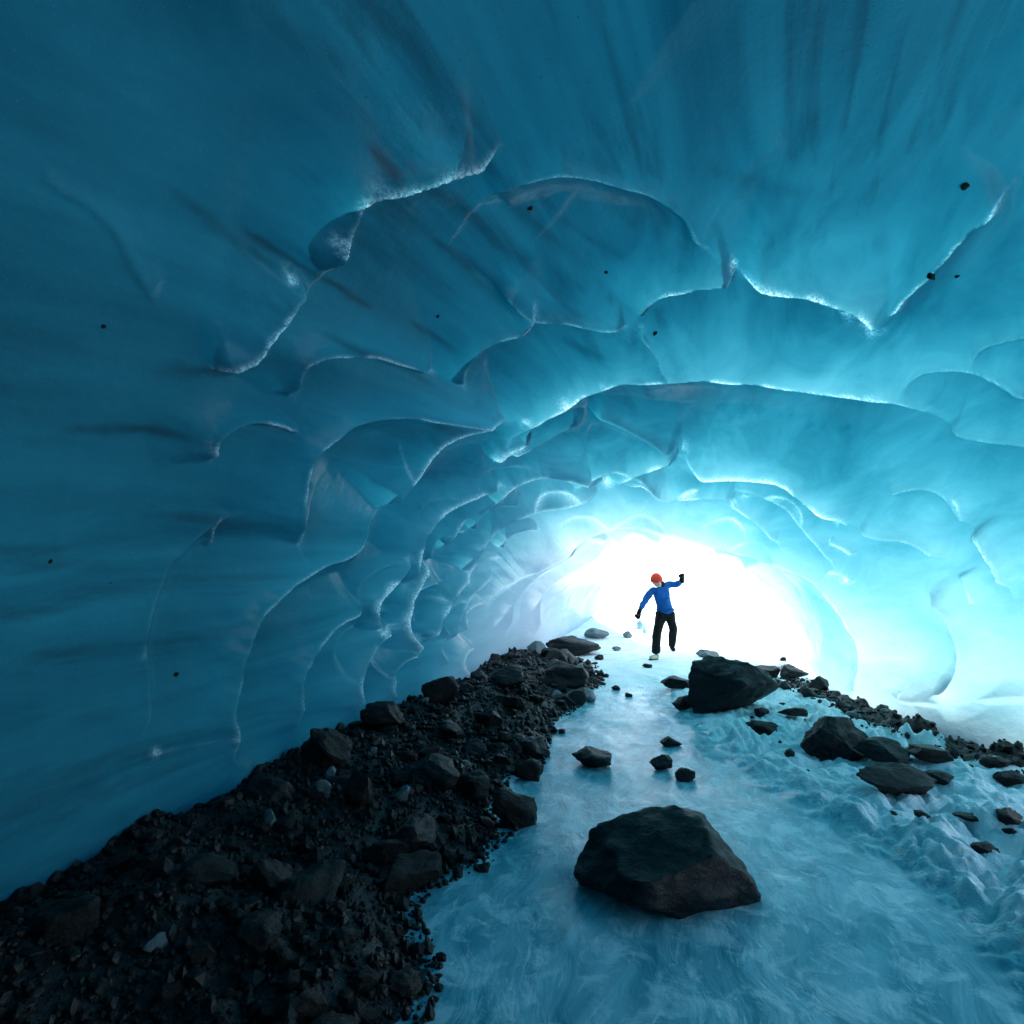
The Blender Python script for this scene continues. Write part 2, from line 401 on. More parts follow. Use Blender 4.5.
for ci, (pts, A, wa, wb, fr) in enumerate(RIDGES):
    c = catmull(pts, 6.0)
    R_ = 4.0 * max(wa, wb)
    sel = np.nonzero((fx0 > c[:, 0].min() - R_) & (fx0 < c[:, 0].max() + R_) & (fy0 > c[:, 1].min() - R_) & (fy0 < c[:, 1].max() + R_))[0]
    if len(sel) == 0: continue
    x, y = fx0[sel], fy0[sel]
    best = np.full(len(sel), 1e9); side = np.zeros(len(sel)); tt = np.zeros(len(sel))
    nseg = len(c) - 1
    for k in range(nseg):
        ax, ay = c[k]; dx, dy = c[k + 1] - c[k]; L2 = dx * dx + dy * dy + 1e-9
        u = np.clip(((x - ax) * dx + (y - ay) * dy) / L2, 0, 1)
        ex, ey = x - ax - u * dx, y - ay - u * dy
        d2 = ex * ex + ey * ey
        m = d2 < best
        best[m] = d2[m]; side[m] = (dx * ey - dy * ex)[m]; tt[m] = (k + u[m]) / nseg
    d = np.sqrt(best)
    taper = sstep(0, 0.16, tt) * sstep(0, 0.16, 1 - tt)
    w = np.where(side > 0, 3.5 + 0.24 * wb, 0.9 * max(wa, wb))
    r = A * (0.25 + 0.75 * taper) * (0.12 * np.exp(-d / (1.5 + 0.1 * w)) + 0.88 * np.exp(-(np.sqrt(d * d + 0.6) - 0.77) / w) * sstep(4.2, 1.5, d / w))
    g = fidx[sel]
    Rr[g] = np.maximum(Rr[g], r)
    wt = 0.75 * max(wa, wb)
    fall = A * (0.2 + 0.8 * taper) * np.exp(-d / wt)
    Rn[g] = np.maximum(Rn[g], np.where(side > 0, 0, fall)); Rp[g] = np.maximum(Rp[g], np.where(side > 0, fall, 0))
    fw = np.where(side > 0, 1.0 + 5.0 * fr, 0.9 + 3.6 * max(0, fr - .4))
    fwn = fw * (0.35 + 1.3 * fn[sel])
    f_ = taper * (np.exp(-(d / fwn) ** 2) * min(1.0, fr * 1.3) * sstep(0.32, 0.72, fn[sel] + 0.25 * (fr - .5)) + 0.8 * min(1, max(0, fr * 1.9 - .15)) * sstep(0.25, 0.6, fn[sel]) * np.exp(-(d / 1.0) ** 2))  # crest frost, plus a thin highlight line painted along the ridge
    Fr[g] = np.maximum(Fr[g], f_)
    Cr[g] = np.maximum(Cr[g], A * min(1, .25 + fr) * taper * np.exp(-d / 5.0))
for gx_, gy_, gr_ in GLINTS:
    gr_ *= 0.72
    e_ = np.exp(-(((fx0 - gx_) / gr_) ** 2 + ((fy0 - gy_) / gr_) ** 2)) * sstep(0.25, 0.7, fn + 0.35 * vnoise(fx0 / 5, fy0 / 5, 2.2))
    Fr[fidx] = np.maximum(Fr[fidx], e_)  # glints painted as white spots into the crest layer
SILT = [([(380,168),(400,186),(412,196)],7,.9),([(425,203),(470,233),(520,273),(548,305)],9,.9),([(255,245),(300,278),(345,304),(402,337)],4,.8),
 ([(335,298),(375,322),(398,332)],3,1),([(170,402),(230,391),(290,376),(350,384)],8,.7),([(90,452),(165,449),(230,456)],5,.8),([(60,462),(120,464)],4,.5),
 ([(325,343),(400,374),(462,402)],4,.6),([(420,338),(470,367)],4,.6),([(430,430),(480,441),(520,452)],5,.6),([(565,240),(600,266),(640,285)],4,.4),
 ([(190,210),(250,255),(310,300)],6,.45),([(440,260),(500,300),(530,318)],5,.6),([(0,392),(60,420)],7,.35),([(500,215),(560,262),(600,300)],7,.45),
 ([(370,560),(360,590)],4,.3),([(700,190),(760,215),(830,225)],8,.35),([(660,395),(640,385),(600,400)],4,.5),([(560,350),(610,372)],4,.4)]
Sl = np.zeros(flatx.shape)
for pts, w_, a_ in SILT:
    c = catmull(pts, 6.0)
    sel = np.nonzero((fx0 > c[:, 0].min() - 60) & (fx0 < c[:, 0].max() + 60) & (fy0 > c[:, 1].min() - 60) & (fy0 < c[:, 1].max() + 60))[0]
    best = np.full(len(sel), 1e9); tt = np.zeros(len(sel)); nseg = len(c) - 1
    for k in range(nseg):
        ax, ay = c[k]; dx, dy = c[k + 1] - c[k]; L2 = dx * dx + dy * dy + 1e-9
        u = np.clip(((fx0[sel] - ax) * dx + (fy0[sel] - ay) * dy) / L2, 0, 1)
        d2 = (fx0[sel] - ax - u * dx) ** 2 + (fy0[sel] - ay - u * dy) ** 2
        m = d2 < best; best[m] = d2[m]; tt[m] = (k + u[m]) / nseg
    ww = w_ * (0.5 + 0.9 * fn[sel])
    g = fidx[sel]
    Sl[g] = np.maximum(Sl[g], a_ * np.exp(-best / ww ** 2) * sstep(0, .25, tt) * sstep(0, .25, 1 - tt))
shape = S.shape
Sl = Sl.reshape(shape)
Rn, Rp = Rn.reshape(shape), Rp.reshape(shape)
Rr, Fr, Cr = Rr.reshape(shape), Fr.reshape(shape), Cr.reshape(shape)

# untraced scallops everywhere: cusped cells in world space
def cells(Pw, n, scale, lo, hi, seed):
    r = np.random.default_rng(seed)
    pts = r.uniform(lo, hi, (n, 3)) * scale
    kd = KDTree(n)
    for i, p in enumerate(pts): kd.insert(p, i)
    kd.balance()
    q = (Pw * scale).reshape(-1, 3)
    out = np.empty(len(q))
    for i in range(len(q)):
        f = kd.find_n(q[i], 2)
        out[i] = f[0][2] / (f[1][2] + 1e-6)
    return out.reshape(Pw.shape[:-1])
q = P + 0.12 * np.stack([vnoise(P[..., 0] * 1.5, P[..., 1] * 1.5, P[..., 2] * 1.5), vnoise(P[..., 0] * 1.5, P[..., 1] * 1.5, P[..., 2] * 1.5 + 9), 0 * S], -1)
st = 2
cl = cells(q[::st, ::st], 900, np.array([1, .75, 1]), np.array([-4, -9, -1]), np.array([7, 16, 4.5]), 5)
# upsample
gi = np.arange(NS) / st; gj = np.arange(NT) / st
i0 = np.clip(np.floor(gi).astype(int), 0, cl.shape[0] - 2); j0 = np.clip(np.floor(gj).astype(int), 0, cl.shape[1] - 2)
fi = np.clip(gi - i0, 0, 1)[:, None]; fj = np.clip(gj - j0, 0, 1)[None]
cl = (cl[i0][:, j0] * (1 - fi) * (1 - fj) + cl[i0 + 1][:, j0] * fi * (1 - fj) + cl[i0][:, j0 + 1] * (1 - fi) * fj + cl[i0 + 1][:, j0 + 1] * fi * fj)
inv = front * sstep(-260, -20, pxx) * sstep(1284, 1044, pxx) * sstep(-120, 190, pyy)
camp = 0.42 - 0.30 * inv
R = np.maximum(Rr, camp * cl ** 1.8 + 0.0)
R = R + 0.05 * fbm(P[..., 0] * 1.1, P[..., 1] * 0.9, P[..., 2] * 1.1, 3)
depth_amp = 0.17 + 0.022 * np.clip(P[..., 1], 0, 8)
D = depth_amp * (1 - R)
Pd = P + N * D[..., None]
ap = np.where(T > 0.6, apron(Pd[..., 1]) * np.clip(1 - Pd[..., 2] / 0.8, 0, 1.1) ** 2, 0)
Pd[..., 0] -= ap
# right-hand side opening (outside the frame): below its lip the wall folds out into the open
zo = 2.85 * sstep(-3.8, -0.5, P[..., 1]) * sstep(4.6, 3.3, P[..., 1]) + ZB * 1.0 - 0.2
right = T > 0.6
under = right & (Pd[..., 2] < zo)
dz = np.where(under, zo - Pd[..., 2], 0)
Pd[..., 0] += dz * 0.4
Pd[..., 2] += dz * 1.3
# mouth flare: past the end of the tunnel the ice face turns outward
k = np.clip(S - 14.4, 0, None)
Pd += N * (k ** 2 * 0.9 * sstep(0.3, 0.6, T))[..., None]
# back of the cave closes
kb = sstep(-6.5, -8.5, S)
ctr = np.stack([np.full_like(S, 1.0), np.full_like(S, -8.6), np.full_like(S, 0.8)], -1)
Pd = Pd * (1 - kb[..., None]) + ctr * kb[..., None]

me = mesh_from('ice_cave', Pd.reshape(-1, 3), grid_faces(NS, NT))
Yend_ = 20.0 - 8.6 * sstep(0.1, 0.95, T)
dm = np.clip(12.0 - P[..., 1], 0, 30)
dim_mouth = 0.16 + 0.16 * dm + 0.075 * dm ** 2  # made-up thickness, paints the ice brighter towards the mouth
dim_right = 0.30 + 0.95 * np.clip(P[..., 2], 0, 9) + 0.75 * np.clip(4.5 - P[..., 0], 0, 9) + 0.25 * np.clip(4.5 - P[..., 1], 0, 9)  # paints the low right wall brighter the same way
kk = 1.4
painted_dim = -np.log(np.exp(-kk * dim_mouth) + np.exp(-kk * dim_right) + np.exp(-kk * (8.8 + 0.7 * np.clip(2 - P[..., 0], 0, 5)))) / kk
painted_dim = painted_dim * (1 - 0.55 * sstep(2.4, 0.4, P[..., 0]) * sstep(6.5, 9.5, P[..., 1]))  # lowered to paint the far left wall paler
painted_dim = np.clip(painted_dim, 0.06, 9) * (1 + 0.16 * fbm(P[..., 0] * .8, P[..., 1] * .6, P[..., 2] * .8, 3)) * (1 - 0.25 * np.clip(Cr, 0, 1)) * (1 - 0.42 * Rn + 0.34 * Rp)  # paints lips brighter and the hollows just past them darker
add_attr(me, 'thickness', painted_dim)
add_attr(me, 'silt', Sl)
add_attr(me, 'frost_glint', np.clip(Fr, 0, 1)); add_attr(me, 'rim', np.clip(Cr, 0, 1))
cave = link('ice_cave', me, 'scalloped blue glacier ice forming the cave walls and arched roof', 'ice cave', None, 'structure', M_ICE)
fc = grid_faces((NS + 1) // 2, (NT + 1) // 2)
cave_bvh = BVHTree.FromPolygons([tuple(v) for v in Pd[::2, ::2].reshape(-1, 3)], [tuple(f) for f in fc.tolist()])
def on_ice(px, py):
    d = Vector(ray(px, py)).normalized()
    h = cave_bvh.ray_cast(Vector(CAM), d)
    return h[0], h[1]

# ------------------------------------------------------------------ the ground
def flat(px, py, z=0.0):
    d = ray(px, py); t = (z - CAM[2]) / d[2]
    return CAM + d * t
def border(pts):
    q_ = np.array([flat(*p)[:2] for p in pts]); o = np.argsort(q_[:, 1]); return q_[o, 1], q_[o, 0]
BKY, BKX = border([(380, 1024), (440, 900), (470, 850), (505, 800), (535, 760), (560, 722), (590, 695), (592, 672), (548, 655), (522, 645)])
SNY, SNX = border([(1010, 960), (880, 855), (800, 808), (745, 770), (700, 725), (672, 695), (640, 680), (600, 668)])

def ground(X, Y, detail=True):
    X = np.asarray(X, float); Y = np.asarray(Y, float)
    bank = np.interp(Y, BKY, BKX) + 0.16 * fbm(X * 1.7, Y * 1.7, 1.0, 3) - X
    gate = sstep(13.4, 11.5, Y)
    z = 0.15 * sstep(-0.05, 1.5, bank) * gate * (0.75 + 0.25 * sstep(9, 6, Y)) + 0.05 * sstep(0.0, 0.35, bank) * gate
    sn = X - np.interp(Y, SNY, SNX) + 0.10 * fbm(X * 2.1, Y * 2.1, 5.0, 3)
    snow_in = sstep(-0.1, 0.25, sn)
    z = z + 0.05 * snow_in * sstep(10.5, 7.5, Y)
    rw = smooth_interp(Y, Yr, XR) + 0.22 - 0.9 * apron(Y) - X
    z = z + 0.02 * sstep(0.5, 0.0, rw) * sstep(9.5, 8.5, Y)
    out = np.maximum(0, np.maximum(Y - 11.2, 0) - 0.0)
    rise = 0.02 * np.minimum(out, 3) + 0.11 * np.clip(out - 2.2, 0, 40) + 0.006 * np.clip(out - 2.2, 0, 12) ** 2
    z = z + 0.1 * sstep(8, 11, Y) + rise
    side = np.maximum(np.abs(X - 2.0) - 6.5, 0)
    z = z + 0.03 * side * sstep(0, 3, side)
    if detail:
        lump = np.abs(vnoise(X * 4.6 + 0.4 * vnoise(X * 3, Y * 3), Y * 4.6, 2.0)) * 1.5
        lump2 = np.abs(vnoise(X * 10.5, Y * 10.5, 4.0)) * 1.5
        amt = snow_in * sstep(10.2, 7.0, Y) * sstep(-1.0, 0.6, rw + 1)
        z = z + amt * (0.10 * (lump ** .8 - 0.5) + 0.055 * (lump2 ** .8 - .5) + 0.03 * np.abs(vnoise(X * 21, Y * 21, 1.0)) - 0.09 * sstep(0.45, 0.75, vnoise(X * 3.3 + 7, Y * 3.3, 8.0))) * (0.75 + 0.5 * vnoise(X * 0.9, Y * 0.9))
        z = z + 0.012 * fbm(X * 2.5, Y * 1.2, 7.0, 3) + 0.05 * sstep(-0.05, 0.3, bank) * gate * fbm(X * 3.1, Y * 3.1, 9.0, 4)
    return z, bank * 1.0, sn, rw, gate

xs = np.concatenate([np.array([-160, -110, -75, -50, -34, -22, -14, -9, -6.5, -5, -4.2]), np.linspace(-3.6, 6.4, 640), np.array([6.8, 7.5, 9, 12, 17, 25, 36, 52, 75, 110, 160])])
ys = np.concatenate([np.array([-160, -100, -60, -35, -20, -12, -8, -5, -3, -1.5, -.5, .2, .7]), np.exp(np.linspace(math.log(1.0), math.log(16), 560)), np.array([16.6, 17.5, 19, 21, 24, 28, 34, 42, 55, 75, 105, 160, 260])])
GY, GX = np.meshgrid(ys, xs, indexing='ij')
gz, bk, sn, rw, gate = ground(GX, GY)
gm = mesh_from('ground', np.stack([GX, GY, gz], -1).reshape(-1, 3), grid_faces(len(ys), len(xs)))
snowf = np.maximum(sstep(-0.12, 0.2, sn) * 0.95, sstep(7.4, 9.8, GY) * 0.95)
snowf = np.maximum(snowf, sstep(11, 13, GY)); snowf = np.maximum(snowf, sstep(6.2, 7.5, np.abs(GX - 2) + 1.2))
add_attr(gm, 'snow', snowf)
gravf = np.maximum(sstep(-0.10, 0.12, bk) * gate, sstep(0.50, 0.30, rw + 0.30 * vnoise(GX * 2.6, GY * 2.6)) * sstep(9.2, 8.2, GY) * sstep(3.0, 4.2, GY) * sstep(-2.5, -0.8, rw))
far_patch = np.exp(-(((GX - 4.9) / 0.5) ** 2 + ((GY - 9.9) / 0.7) ** 2)) + np.exp(-(((GX - 1.15) / 0.75) ** 2 + ((GY - 12.2) / 0.8) ** 2))
gravf = np.maximum(gravf, np.clip(far_patch * 0.9, 0, 1))
gravf *= sstep(-3.2, -2.4, -np.abs(GX - 1.5) + 3.6)
add_attr(gm, 'gravel', gravf)
link('ground', gm, kind='structure', mat=M_GROUND)

def hit(px, py):
    """point of the ground seen at a place of the photograph"""
    d = ray(px, py); t0 = 1.2 / d[1]
    ts = np.linspace(1.2, 30, 3000) / d[1]
    p = CAM + ts[:, None] * d
    g = ground(p[:, 0], p[:, 1])[0]
    i = np.argmax(p[:, 2] < g)
    return p[i]

# ------------------------------------------------------------------ rocks
def rock_mesh(name, seed, sub=3, cuts=14, rough=0.10, flatness=1.0):
    r = np.random.default_rng(seed)
    bm = bmesh.new(); bmesh.ops.create_icosphere(bm, subdivisions=sub, radius=1.0)
    v = np.array([q_.co[:] for q_ in bm.verts])
    for k in range(cuts):
        n = r.normal(size=3); n /= np.linalg.norm(n)
        dd = r.uniform(0.5, 0.86)
        s_ = v @ n - dd
        v = v - np.where(s_ > 0, s_, 0)[:, None] * n * 0.97
    v = v / np.abs(v).max(0)
    o = r.uniform(0, 50)
    disp = rough * fbm(v[:, 0] * 2.2 + o, v[:, 1] * 2.2, v[:, 2] * 2.2, 5, 0.6)
    v = v * (1 + disp)[:, None]
    for q_, co in zip(bm.verts, v): q_.co = co
    me_ = bpy.data.meshes.new(name); bm.to_mesh(me_); bm.free()
    me_.polygons.foreach_set('use_smooth', np.ones(len(me_.polygons), bool))
    me_.set_sharp_from_angle(angle=math.radians(55))
    return me_

VAR = [rock_mesh('rock', 100 + i, 4, 16, 0.11) for i in range(14)]
for m_ in VAR: m_.materials.append(M_ROCK if random.random() < .72 else M_ROCKB)
VARG = [rock_mesh('pale_rock', 300 + i, 3, 12) for i in range(4)]
for m_ in VARG: m_.materials.append(M_ROCKG)

def place_rock(px, pyb, w, h, label, mesh=None, name='rock', group=None, seed=0, rz=None, dscale=0.8, mat=None, sub=4, sink=0.22, tilt=0.0, cat='rock', rough=0.11, cuts=15):
    """a rock whose foot is seen at (px, pyb), w x h pixels large"""
    p = hit(px, pyb)
    s = p[1] / F
    W, H = w * s / 2, h * s / 2
    if mesh is None:
        mesh = rock_mesh(name, 900 + seed, sub, cuts, rough); mesh.materials.append(mat or M_ROCK)
    o = bpy.data.objects.new(name, mesh); COL.objects.link(o)
    o.scale = (W, W * dscale, H * (1 + sink))
    o.rotation_euler = (0, tilt, rng.uniform(-0.5, 0.5) if rz is None else rz)
    o.location = (p[0], p[1] + W * dscale * 0.55, p[2] + H * (1 - sink) )
    o['label'] = label; o['category'] = cat
    if group: o['group'] = group
    return o

BIG = [  # px, foot py, w, h, label, options
 (682, 912, 180, 66, 'big low black boulder lying in the stream ice at the bottom of the photo', dict(name='boulder', seed=61, sub=5, rz=0.1, dscale=.8, rough=.07, cuts=9, sink=.55)),
 (740, 713, 88, 50, 'large dark boulder with a rounded peak standing on the ice in front of the walker', dict(name='boulder', seed=2, sub=5, rz=0.0, dscale=.8)),
 (845, 757, 74, 42, 'dark boulder against the foot of the right ice wall', dict(name='boulder', seed=3, sub=5, rz=0.3)),
 (890, 766, 50, 22, 'low dark rock right behind the boulder at the right ice wall', dict(seed=4)),
 (903, 796, 80, 25, 'jagged dark slab half buried in the lumpy snow on the right', dict(name='slab', seed=5, tilt=0.22, dscale=.5)),
 (735, 678, 26, 14, 'small grey-blue stone just behind the peaked boulder', dict(mat=M_ROCKG, seed=6)),
 (595, 769, 42, 15, 'flat dark stone alone in the middle of the stream ice', dict(seed=7)),
 (530, 781, 26, 18, 'dark stone at the edge of the stream ice beside the black rubble bank', dict(seed=8)),
 (664, 771, 24, 13, 'small dark stone right of the flat stone in the stream ice', dict(seed=9)),
 (688, 782, 20, 11, 'smaller dark stone lowest of the pair right of the flat stone', dict(seed=10)),
 (671, 747, 22, 9, 'thin dark stone at the edge where stream ice meets lumpy snow', dict(seed=11)),
 (684, 688, 36, 10, 'long low dark stone left of the peaked boulder', dict(seed=12)),
 (683, 710, 20, 14, 'dark stone touching the left foot of the peaked boulder', dict(seed=13)),
 (763, 716, 16, 8, 'pointed black stone close to the right foot of the peaked boulder', dict(seed=14)),
 (797, 717, 26, 8, 'narrow black stone in the snow left of the right wall boulder', dict(seed=15)),
 (769, 735, 42, 12, 'long thin black stone sunk in the snow below the peaked boulder', dict(seed=16, tilt=.15, dscale=.5)),
 (570, 655, 66, 17, 'low wide dark rock on the snow left of the walker', dict(name='boulder', seed=17)),
 (563, 686, 54, 24, 'rounded dark rock at the far end of the black rubble bank', dict(seed=18, mat=M_ROCKB)),
 (599, 639, 26, 10, 'grey-blue stone farthest back on the snow left of the walker', dict(mat=M_ROCKG, seed=19)),
 (628, 638, 9, 7, 'small grey-blue stone between the far grey stone and the walker', dict(mat=M_ROCKG, seed=20)),
 (617, 651, 9, 5, 'tiny grey stone on the snow in front of the small grey-blue stone', dict(mat=M_ROCKG, seed=21)),
 (592, 678, 13, 7, 'small dark stone on the ice by the end of the rubble bank', dict(seed=22)),
 (578, 706, 26, 15, 'pointed dark rock at the right edge of the rubble bank', dict(seed=23)),
 (708, 658, 24, 8, 'flat grey-blue stone on the white snow right of the walker', dict(mat=M_ROCKG, seed=24)),
 (822, 690, 20, 12, 'dark stone beside the left foot of the right ice wall', dict(seed=25)),
 (768, 678, 30, 12, 'left one of the dark gravelly rocks behind the peaked boulder', dict(seed=26)),
 (796, 680, 32, 13, 'right one of the dark gravelly rocks behind the peaked boulder', dict(seed=27)),
 (1016, 786, 26, 12, 'dark stone on the snow at the right edge of the photo', dict(seed=28)),
 (1014, 826, 30, 14, 'dark stone low on the snow at the right edge of the photo', dict(seed=29)),
 (975, 822, 26, 7, 'flat dark stone in the snow near the lower right corner', dict(seed=30)),
 (320, 768, 50, 40, 'blocky black rock leaning on the left ice wall at the crest of the bank', dict(name='boulder', seed=31, sub=5)),
 (520, 828, 60, 32, 'long dark slab sloping down from the bank into the stream ice', dict(name='slab', seed=32, tilt=.5, dscale=.5, mat=M_ROCKB)),
 (430, 788, 62, 24, 'broad flat-topped dark rock in the middle of the rubble bank', dict(name='boulder', seed=33, mat=M_ROCKB)),
 (470, 800, 38, 22, 'brownish dark rock above the long slab on the rubble bank', dict(seed=34, mat=M_ROCKB)),
 (355, 808, 34, 34, 'upright dark rock below the blocky rock on the rubble bank', dict(seed=35)),
 (505, 688, 46, 20, 'dark rock at the top of the bank where the ice wall turns pale', dict(name='boulder', seed=36)),
 (440, 705, 40, 26, 'black rock under the hanging ice points of the left wall', dict(seed=37)),
 (380, 730, 44, 24, 'black rock at the left ice foot between two hollows', dict(seed=38)),
 (318, 800, 22, 18, 'small pale blue-grey stone among the black rubble below the blocky rock', dict(seed=39, mat=M_ROCKG)),
 (402, 802, 16, 14, 'small pale stone among dark gravel in the middle of the bank', dict(seed=40, mat=M_ROCKG)),
 (268, 828, 14, 16, 'pale upright stone in the rubble at the lower left', dict(seed=41, mat=M_ROCKG)),
 (424, 846, 20, 11, 'flat pale stone at the bottom edge of the rubble bank', dict(seed=42, mat=M_ROCKG)),
 (600, 660, 10, 5, 'tiny dark stone in front of the low wide rock', dict(seed=43)),
 (616, 690, 10, 4, 'tiny dark stone in the pale ice beside the bank end', dict(seed=44)),
 (648, 668, 10, 4, 'tiny dark stone below the boot of the walker', dict(seed=45)),
 (588, 694, 8, 4, 'tiny dark stone right of the bank in the bluish ice', dict(seed=46)),
 (628, 697, 9, 4, 'tiny dark stone in the middle of the pale ice', dict(seed=47)),
 (785, 661, 9, 4, 'tiny dark stone on the white snow near the right ice arch', dict(seed=48)),
 (940, 762, 48, 12, 'long dark rock in the rubble strip under the bright right ice wall', dict(seed=49)),
 (1000, 768, 28, 11, 'dark rock at the right end of the rubble strip', dict(seed=50)),
 (945, 785, 30, 10, 'dark stone in the snow between slab and rubble strip', dict(seed=51)),
]
for px_, py_, w_, h_, lab, kw in BIG:
    place_rock(px_, py_, w_, h_, lab, **kw)

# heaped rocks of the left bank and of the right-hand rubble strip, each its own object
def heap(n, xr, yr, test, size, zones, group):
    done = 0; tries = 0
    while done < n and tries < n * 60:
        tries += 1
        Y = math.exp(random.uniform(math.log(yr[0]), math.log(yr[1]))); X = random.uniform(*xr)
        g, b_, s_, r_, ga = ground(X, Y)
        if not test(X, Y, float(b_), float(r_)): continue
        u, v, _ = project(np.array([X, Y, float(g)]))
        if u < -40 or u > 1060: continue
        s = random.uniform(*size) * (0.6 + 0.10 * Y) * (random.uniform(1.6, 2.6) if random.random() < .16 else 1)
        pale = random.random() < .06
        o = bpy.data.objects.new('rock', random.choice(VARG if pale else VAR)); COL.objects.link(o)
        o.scale = (s, s * random.uniform(.6, 1), s * random.uniform(.45, .8))
        o.rotation_euler = (random.uniform(-.4, .4), random.uniform(-.4, .4), random.uniform(0, 6.28))
        o.location = (X, Y, float(g) + s * random.uniform(0.1, 0.35))
        o['label'] = zones(u, v, s, pale); o['category'] = 'rock'; o['group'] = group
        done += 1

def zl(u, v, s, pale):
    t = 'pale grey-blue stone' if pale else 'angular black rock'
    if v > 853: return t + ' in the dark rubble nearest the camera at the bottom left'
    if u < 300: return t + ' in the rubble of the lower left below the smooth ice wall'
    if v > 790: return t + ' low on the rubble bank beside the stream ice'
    if v > 720: return t + ' heaped on the middle of the left rubble bank'
    return t + ' heaped at the far end of the left rubble bank'
heap(235, (-3.0, 1.4), (2.0, 11.5), lambda X, Y, b_, r_: b_ > 0.02 and X > np.interp(Y, Yk, XL) - 0.25, (0.03, 0.085), zl, 'rocks heaped along the left ice wall')
def zr(u, v, s, pale):
    t = 'pale grey-blue stone' if pale else 'black stone'
    return t + (' in the rubble strip along the foot of the right ice wall' if u > 850 else ' in the rubble beside the pillar foot of the right ice wall')
heap(34, (3.0, 5.4), (4.3, 9.0), lambda X, Y, b_, r_: -0.1 < r_ < 0.6, (0.018, 0.045), zr, 'stones along the right ice wall')
heap(26, (1.6, 5.0), (3.0, 7.5), lambda X, Y, b_, r_: r_ > 0.8 and X > np.interp(Y, SNY, SNX) + .3, (0.018, 0.04),
     lambda u, v, s, pale: ('pale' if pale else 'dark') + ' pebble sunk in the lumpy snow on the right', 'pebbles in the snow')

# gravel: countless little stones as one mass
def gravel(n):
    r = np.random.default_rng(3)
    bm = bmesh.new(); bmesh.ops.create_icosphere(bm, subdivisions=1, radius=1)
    bv = np.array([v.co[:] for v in bm.verts]); bf = np.array([[v.index for v in f.verts] for f in bm.faces]); bm.free()
    Yc = np.exp(r.uniform(math.log(1.6), math.log(11), n * 4)); Xc = r.uniform(-3, 5.6, n * 4)
    g, b_, s_, r_, ga = ground(Xc, Yc)
    thin = r.uniform(0, 1, n * 4) < 0.35
    ok = ((b_ > -0.08) & (Xc > np.interp(Yc, Yk, XL) - .3)) | ((r_ < 0.55) & (r_ > -0.25) & thin & (Yc > 4) & (Yc < 9))
    Xc, Yc, g = Xc[ok][:n], Yc[ok][:n], g[ok][:n]
    V, Fc = [], []
    for i in range(len(Xc)):
        s = min(0.05, max(0.004, r.lognormal(math.log(0.011), 0.6))) * (0.6 + 0.1 * Yc[i])
        jit = 1 + r.uniform(-.3, .3, bv.shape)
        V.append(bv * jit * s * r.uniform(.6, 1.2, 3) + [Xc[i], Yc[i], g[i] + s * .3]); Fc.append(bf + i * len(bv))
    m_ = mesh_from('gravel', np.vstack(V), np.vstack(Fc))
    m_.polygons.foreach_set('use_smooth', np.zeros(len(m_.polygons), bool))
    link('gravel', m_, 'black gravel between the heaped rocks along both ice walls', 'gravel', None, 'stuff', M_ROCK)
gravel(17000)

# stones frozen into the ice
for px_, py_, w_, lab in [
    (932, 276, 9, 'black stone frozen into the roof on the bright diagonal ridge at the upper right'),
    (655, 333, 7, 'round dark stone frozen into the roof under the small central arch of ice'),
    (965, 186, 8, 'dark stone frozen into the roof at the upper right corner'),
    (530, 208, 7, 'dark stone frozen in at the left start of the wide upper arch ridge'),
    (606, 272, 5, 'tiny dark pebble frozen into the upper roof hollow'),
    (438, 316, 5, 'tiny dark pebble frozen into the streaky roof left of centre'),
    (104, 326, 6, 'dark pebble frozen into the smooth ice wall at the upper left'),
    (51, 561, 5, 'dark pebble frozen into the smooth ice at the left edge'),
    (176, 674, 6, 'dark pebble frozen into the vertical ice fold at the lower left'),
    (957, 276, 5, 'small dark pebble just right of the black stone on the diagonal ridge'),
]:
    p, nn = on_ice(px_, py_)
    if p is None: continue
    s = (p - Vector(CAM)).length / F * w_ / 2
    o = link('frozen_stone', random.choice(VAR), lab, 'stone'); o.location = p
    o.scale = (s * .85, s * .7, s * .6); o.rotation_euler = (random.random() * 3, random.random() * 3, random.random() * 3)

# pale ice lumps on the snow behind the walker's hand
for px_, py_, w_, h_, lab, sd in [(641, 629, 9, 9, 'translucent pale ice lump behind the walker, below the lowered glove', 71), (646, 633, 6, 6, 'smaller pale ice lump right below the other one behind the walker', 72)]:
    place_rock(px_, py_, w_, h_, lab, name='ice_lump', seed=sd, mat=M_CLEAR, cat='ice lump')

# ------------------------------------------------------------------ the walker
PY = 11.0
def cloth(name, c1, c2, rough=0.8): return simple(name, c1, c2, 12, rough, 0.25, 0.01, 0.25, 90)
M_BLUE = cloth('blue_softshell', (0.005, 0.065, 0.25), (0.011, 0.12, 0.40))
M_BLACK = cloth('black_cloth', (0.002, 0.002, 0.003), (0.007, 0.007, 0.008))
M_RED = cloth('red_knit', (0.72, 0.04, 0.02), (0.85, 0.08, 0.04))
M_SKIN = simple('skin', (0.68, 0.36, 0.25), (0.78, 0.45, 0.33), 10, 0.5, 0.1, 0.004)
M_BOOT = simple('pale_boot_leather', (0.35, 0.34, 0.22), (0.6, 0.58, 0.42), 12, 0.5, 0.2, 0.005)
M_DARK = cloth('dark_collar', (0.008, 0.01, 0.02), (0.02, 0.022, 0.035))
def W(zx, zy, dy=0.0):       # a point of the enlarged figure study -> world
    return Vector(at(580 + zx / 7.314, 540 + zy / 7.314, PY + dy))

